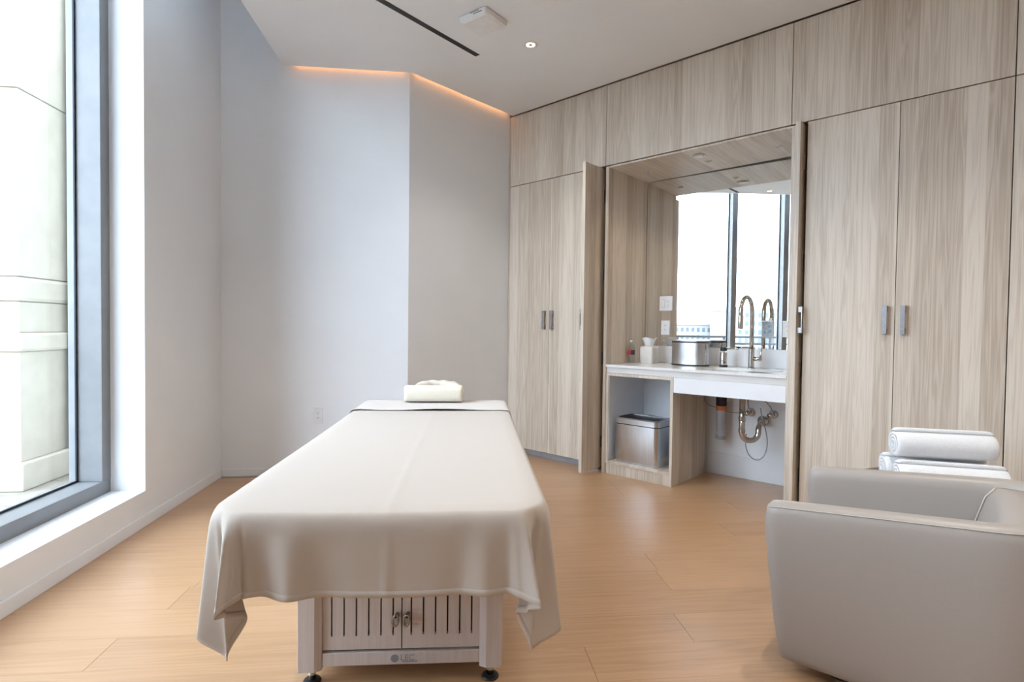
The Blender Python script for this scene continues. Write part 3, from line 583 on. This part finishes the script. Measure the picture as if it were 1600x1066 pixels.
# ------------------------------------------------------------------ draped sheet
SHW, SHY, RC, ZT = .418, -.432, .095, .737         # top half width, foot edge, corner radius, height
OVF, OVS = .225, .30
def interp(keys, x):
    for (a, *p), (b, *q) in zip(keys, keys[1:]):
        if a <= x <= b:
            t = (x-a)/(b-a); t = t*t*(3-2*t); return [u+(v-u)*t for u, v in zip(p, q)]
    return list(keys[0][1:]) if x < keys[0][0] else list(keys[-1][1:])
KL = [(0, .02, .00), (14, .06, .0), (28, .10, .02), (39, -.07, -.02), (50, -.17, -.14), (59, -.04, .04), (68, -.01, .30), (78, .0, .16), (86, -.02, .0), (90, -.01, .03)]
KR = [(0, .02, .00), (14, .06, .0), (28, .12, .02), (39, -.06, -.02), (50, -.15, -.12), (60, -.02, .06), (70, .16, .26), (80, .05, .12), (90, .0, .03)]
def drape(s, t, yend):
    side = -1 if s < 0 else 1; a = abs(s)-(SHW-RC); b = (SHY+RC)-t
    if a > 0 and b > 0:
        rho = math.hypot(a, b); l_ = rho-RC; ph = math.degrees(math.atan2(b, a)); ux, uy = a/rho, b/rho
        Bx, By = SHW-RC+RC*ux, SHY+RC-RC*uy
    elif b > 0: l_ = b-RC; ph = 90; ux, uy = 0, 1; Bx, By = abs(s), SHY
    elif a > 0: l_ = a-RC; ph = 0; ux, uy = 1, 0; Bx, By = SHW, t
    else: l_ = -1
    # gentle crown and wrinkles of the flat top
    top = ZT+.0012*math.sin(7*s+3*t)+.0010*math.sin(3.1*t-5*s)+.0016*math.exp(-((s-.022)/.006)**2)
    if l_ <= 0: return (s, t, top-(.004*max(0, 1+l_/.05)**2 if l_ > -.05 else 0))
    r = .045
    if l_ < r*math.pi/2: q = l_/r; out, dn, hang = r*math.sin(q)*.55, r*(1-math.cos(q))+r*(q-math.sin(q))*.2, 0
    else: hang = l_-r*math.pi/2; out, dn = r*.55, r+r*(math.pi/2-1)*.2+hang
    h = l_*min(1, l_/.08)
    hx, hy = interp(KL if side < 0 else KR, ph)
    if ph == 90:       # ripples of the foot panel
        e = abs(s)/(SHW-RC)
        rip = .10*math.exp(-((s+.215)/.038)**2)-.05*math.exp(-((s+.285)/.03)**2)-.03*math.exp(-((s+.13)/.05)**2)+.02*math.exp(-((s-.022)/.007)**2)+.06*math.exp(-((s-.265)/.035)**2)-.03*math.exp(-((s-.20)/.04)**2)+.012*math.sin(9*s+1.0)
        hy += rip*min(1, l_/.1); hx += 0
    if ph == 0: hx += .035*math.sin(7.5*t+ (0.4 if side < 0 else 1.7))*min(1, l_/.1)
    k = math.hypot(hx, hy); dn = dn-hang*(1-math.sqrt(max(.2, 1-min(.7, k)**2)))
    return (side*(Bx+ux*out+hx*h), By-uy*out-hy*h, top-.004-dn)
YE = 1.24
ss = []; x = -(SHW+OVS)
NS, NT = 150, 210
sg = [-(SHW+OVS)+2*(SHW+OVS)*i/NS for i in range(NS+1)]
tg = [SHY-OVF+(YE-SHY+OVF)*(j/NT)**1.45 for j in range(NT+1)]
she = thing('bed_sheet', 'ecru linen sheet draped over the massage table with hanging corners', 'sheet', (TX, TY, 0), TR)
MB().grid([[drape(s, t, YE) for s in sg] for t in tg]).build('drape', LINEN, she, smooth=True, solid=.0016)
# hem along the foot edge: a slightly proud double layer
hem_t = [SHY-OVF+.016*j/2 for j in range(3)]
def proud(p, q): return p
MB().grid([[tuple(Vector(drape(s, t, YE))+Vector((0, -.0012, .0))) for s in sg] for t in hem_t]).build('hem', LINEN, she, smooth=True, solid=.003)
# turned down head end
def fold(s, t, lift):
    p = Vector(drape(s, t, YE)); p.z += lift; p.x *= 1.004; return tuple(p)
sg2 = [-(SHW+.10)+2*(SHW+.10)*i/70 for i in range(71)]
P = []
for j in range(13):
    v = j/12; t = 1.215+(1.645-1.215)*v
    P.append([fold(s, t+.004*math.sin(9*s), .004+.010*math.exp(-(v/.10)**2)*(.6+.4*math.sin(11*s+1))) for s in sg2])
MB().grid(P).build('turned_down_edge', LINEN2, she, smooth=True, solid=.002)
# ------------------------------------------------------------------ head rest and pillow
fc = thing('face_cradle', 'cream covered face cradle arching up behind the pillow', 'face cradle', Vector((TX, TY, 0))+Matrix.Rotation(TR, 3, 'Z')@Vector((0, 1.80, .70)), TR)
rings = []
for i in range(25):
    a = R(200-220*i/24); cx, cy = .11*math.cos(a), .10*math.sin(a)
    rings.append([(cx+(.046*math.cos(b))*math.cos(a)*1.0, cy+(.046*math.cos(b))*math.sin(a)+.0, .100+.030*math.sin(b)+.010*math.sin(a)+.004*math.sin(9*a+2*b)) for b in [2*math.pi*k/14 for k in range(14)]])
MB().loft(rings).build('crescent_cushion', CREAM, fc, smooth=True)
MB().box(-.09, .09, -.16, .06, -.03, -.008).build('platform', TWOOD, fc, bevel=.004); MB().tube([(-.06, -.14, -.02), (-.06, .04, .07)], .009, 10).tube([(.06, -.14, -.02), (.06, .04, .07)], .009, 10).build('support_rod', CHROME, fc, smooth=True)
pw = thing('bolster_pillow', 'cream rolled terry bolster pillow at the head of the table', 'pillow', Vector((TX, TY, 0))+Matrix.Rotation(TR, 3, 'Z')@Vector((-.010, 1.57, ZT+.006)), TR)
def prof(sx, k=1.0): return [(sx, y*k, .006+(z-.006)*(.92+.08*k)) for y, z in [(c[0], c[1]) for c in [(.072*math.copysign(abs(math.cos(a))**.62, math.cos(a)), .048+.047*math.copysign(abs(math.sin(a))**.55, math.sin(a))) for a in [2*math.pi*i/28 for i in range(28)]]]]
MB().loft([prof(x, k) for x, k in ((-.174, .80), (-.171, .93), (-.164, .99), (-.15, 1), (0, 1.01), (.15, 1), (.164, .99), (.171, .93), (.174, .80))]).build('roll', CREAM, pw, smooth=True)
pb = MB().tube([(.176, .05*math.cos(a)*r_, .048+.034*math.sin(a)*r_) for a, r_ in [(R(30*i), 1-.028*i) for i in range(30)]], .004, 6).build('roll_end', CREAM, pw, smooth=True)
# ================================================================== ARMCHAIR
AX = Vector((.697, -.717, 0)); CM = Vector((1.357, 2.075, 0))
ch = thing('tub_armchair', 'taupe leather tub armchair with stitched curved arms', 'armchair', CM+AX*.38, math.atan2(AX.y, AX.x))
# local frame: +x towards the back, +y to the far arm
def outline(u):
    """centre line of the wrap-around shell, u in -1 (near tip) .. 1 (far tip); returns (x, y, tangent angle)"""
    L1, rc, W = .60, .29, .325
    tot = L1*2+math.pi*rc+2*(W-rc); d_ = (u+1)/2*tot
    if d_ < L1: return -.405+d_, -W, 0
    d_ -= L1
    if d_ < math.pi*rc/2: a = d_/rc; return -.405+L1+rc*math.sin(a), -W+rc*(1-math.cos(a)), a
    d_ -= math.pi*rc/2
    if d_ < 2*(W-rc): return -.405+L1+rc, -(W-rc)+d_, math.pi/2
    d_ -= 2*(W-rc)
    if d_ < math.pi*rc/2: a = d_/rc; return -.405+L1+rc*math.cos(a), (W-rc)+rc*math.sin(a), math.pi/2+a
    d_ -= math.pi*rc/2; return -.405+L1-d_, W, math.pi
rings = []; NSt = 72; seam = []
for i in range(NSt+1):
    u = -1+2*i/NSt; x, y, th = outline(u); tx, ty = math.cos(th), math.sin(th); ox, oy = ty, -tx      # outward
    e = min(i, NSt-i)/NSt*2*1.35; back = 1-abs(u)
    zt = .600+.085*min(1, max(0, back)/.85)
    tip = 1 if e > .05 else math.sqrt(max(0, 1-(1-e/.05)**2))*.55+.45
    hw_ = .043*tip
    sh = .0 if e > .05 else (1-e/.05)**2*.018      # soften tips
    slant = lambda z: (-(.022 if 0 else 0))
    pr = [(hw_*.55, .035), (hw_*.80, .10), (hw_*1.0, .30), (hw_*1.08, zt-.10), (hw_*1.05, zt-.035-sh*.4), (hw_*.85, zt-.012-sh), (hw_*.35, zt-sh), (-hw_*.35, zt-sh), (-hw_*.85, zt-.012-sh), (-hw_*1.05, zt-.035-sh), (-hw_*1.05, zt-.12), (-hw_*.9, .30), (-hw_*.8, .10), (-hw_*.5, .035)]
    ring = []
    for o_, z in pr:
        ft = max(0, 1-e/.25)**1.0                  # the front edge leans back towards the floor
        push = ft*(.052*(1-(z-.03)/(zt-.03))**1.2)
        dirx = 1
        bx_, by_ = x+ox*(o_-.03*(1-min(1, z/.45))**1.5), y+oy*(o_-.03*(1-min(1, z/.45))**1.5)
        ring.append((bx_+push, by_, z))
    rings.append(ring)
    (seam.append((x+ox*hw_*.88, y+oy*hw_*.88, zt-.0155-sh)) if e > .03 else None)
MB().loft(rings).build('shell', LEATHER, ch, smooth=True, sub=1)
MB().tube(seam, .0017, 6).build('stitched_seam', THREAD, ch, smooth=True)
st = MB()
# back cushion: crescent inside the rear of the shell
bc = []
for j in range(25):
    yy = -.276+.552*j/24; q = abs(yy)/.276; xf = .195-.02*q**3; zt = .655-.012*q**4
    bx_ = max(.195+.235*math.sqrt(max(0, 1-(abs(yy)/.285)**2)), xf+.075)
    bc.append([(xf-.02, yy, .30), (xf-.012, yy, .42), (xf+.012, yy, zt-.12), (xf+.032, yy, zt-.05), (xf+.060, yy, zt-.010), (bx_, yy, zt-.006), (bx_, yy, .30)])
MB().loft(bc).build('back_cushion', LEATHER, ch, smooth=True)
for s in (0, 24):
    MB().tube([Vector(p)+Vector((-.002, .003 if s == 0 else -.003, 0)) for p in bc[s][1:5]], .0035, 8).build('piping', THREAD, ch, smooth=True)
MB().loft([[(x, y, z) for x, y in rrect(-.38+e, .175, -.272+e, .272-e, .05, 5)] for e, z in ((.012, .14), (0, .16), (0, .385), (.012, .41), (.05, .418))]).build('seat_cushion', LEATHER, ch, smooth=True)
MB().loft([[(x, y, z) for x, y in rrect(-.27, .36, -.25, .25, .12, 6)] for z in (0, .06)]).build('base', BLACK, ch)
MB().loft([[(x, y, z) for x, y in rrect(-.31, .30, -.272, .272, .08, 6)] for z in (.06, .14)]).build('seat_deck', LEATHER, ch)
# ================================================================== SIDE TABLE AND TOWELS
ZS = .470; TC = Vector((2.33, 2.44, 0))
sb = thing('side_table', 'round dark wooden side table behind the armchair', 'side table', TC)
smooth_by_angle(MB().lathe([(.30, ZS-.03), (.325, ZS-.024), (.33, ZS-.015), (.325, ZS-.002), (.31, ZS)], seg=48).build('table_top', DARKW, sb))
smooth_by_angle(MB().lathe([(.20, 0), (.20, .015), (.06, .03), (.045, .06), (.045, ZS-.06), (.09, ZS-.03)], seg=32).build('pedestal', DARKW, sb))
def towel(label, c, ang, L, Rr, tilt=0):
    t_ = thing('rolled_towel', label, 'towel', c, ang, 'rolled white towels on the side table')
    t_.rotation_euler = (0, tilt, ang)
    turns = 3.2; n = 110; th = .017; P = []
    def spiral(k):           # k 0..1 from core to outside
        a = k*turns*2*math.pi+.6; r = .012+(Rr-.012-th*.5)*k; return a, r
    m = MB(); NX = 14
    for i in range(NX+1):
        f = -1+2*i/NX; xx = math.copysign(1-(1-abs(f))**1.7, f) if f else 0
        row = []
        for s_ in range(2):
            for j in range(n+1):
                k = j/n if s_ == 0 else 1-j/n; a, r = spiral(k); r += th*.46*(1 if s_ == 0 else -1)
                edge = (L/2)*(1-.055*(r/Rr)**3-.02*(1-r/Rr)*(1 if xx < 0 else 1))
                squash = 1-.06*abs(math.sin(a))**2
                endr = 1-.10*max(0, (abs(f)-.72)/.28)**2*(r/Rr)
                row.append((xx*edge, r*endr*math.cos(a)*1.02, r*endr*math.sin(a)*squash))
        P.append(row)
    m.loft(P).build('roll', TERRY, t_, smooth=True)
    MB().tube([(x_, (Rr*.995)*math.cos(R(-52)), (Rr*.96)*math.sin(R(-52))) for x_ in (-L*.46, 0, L*.46)], .004, 8).build('outer_edge', TERRY, t_, smooth=True)
    return t_
TA = R(-23); ux = Vector((math.cos(TA), math.sin(TA), 0)); uy = Vector((-math.sin(TA), math.cos(TA), 0)); RRr = .076
base = Vector((2.235, 2.275, 0))
towel('rolled white terry towel lying at the front of the stack base', base+Vector((0, 0, ZS+RRr*.96)), TA, .43, RRr)
towel('rolled white terry towel half hidden at the back of the stack base', base+uy*.152-ux*.012+Vector((0, 0, ZS+RRr*.96)), TA, .43, RRr)
towel('rolled white terry towel resting on top of the other two', base+uy*.074-ux*.005+Vector((0, 0, ZS+RRr*.96+.136)), TA+R(3), .41, RRr+.002)
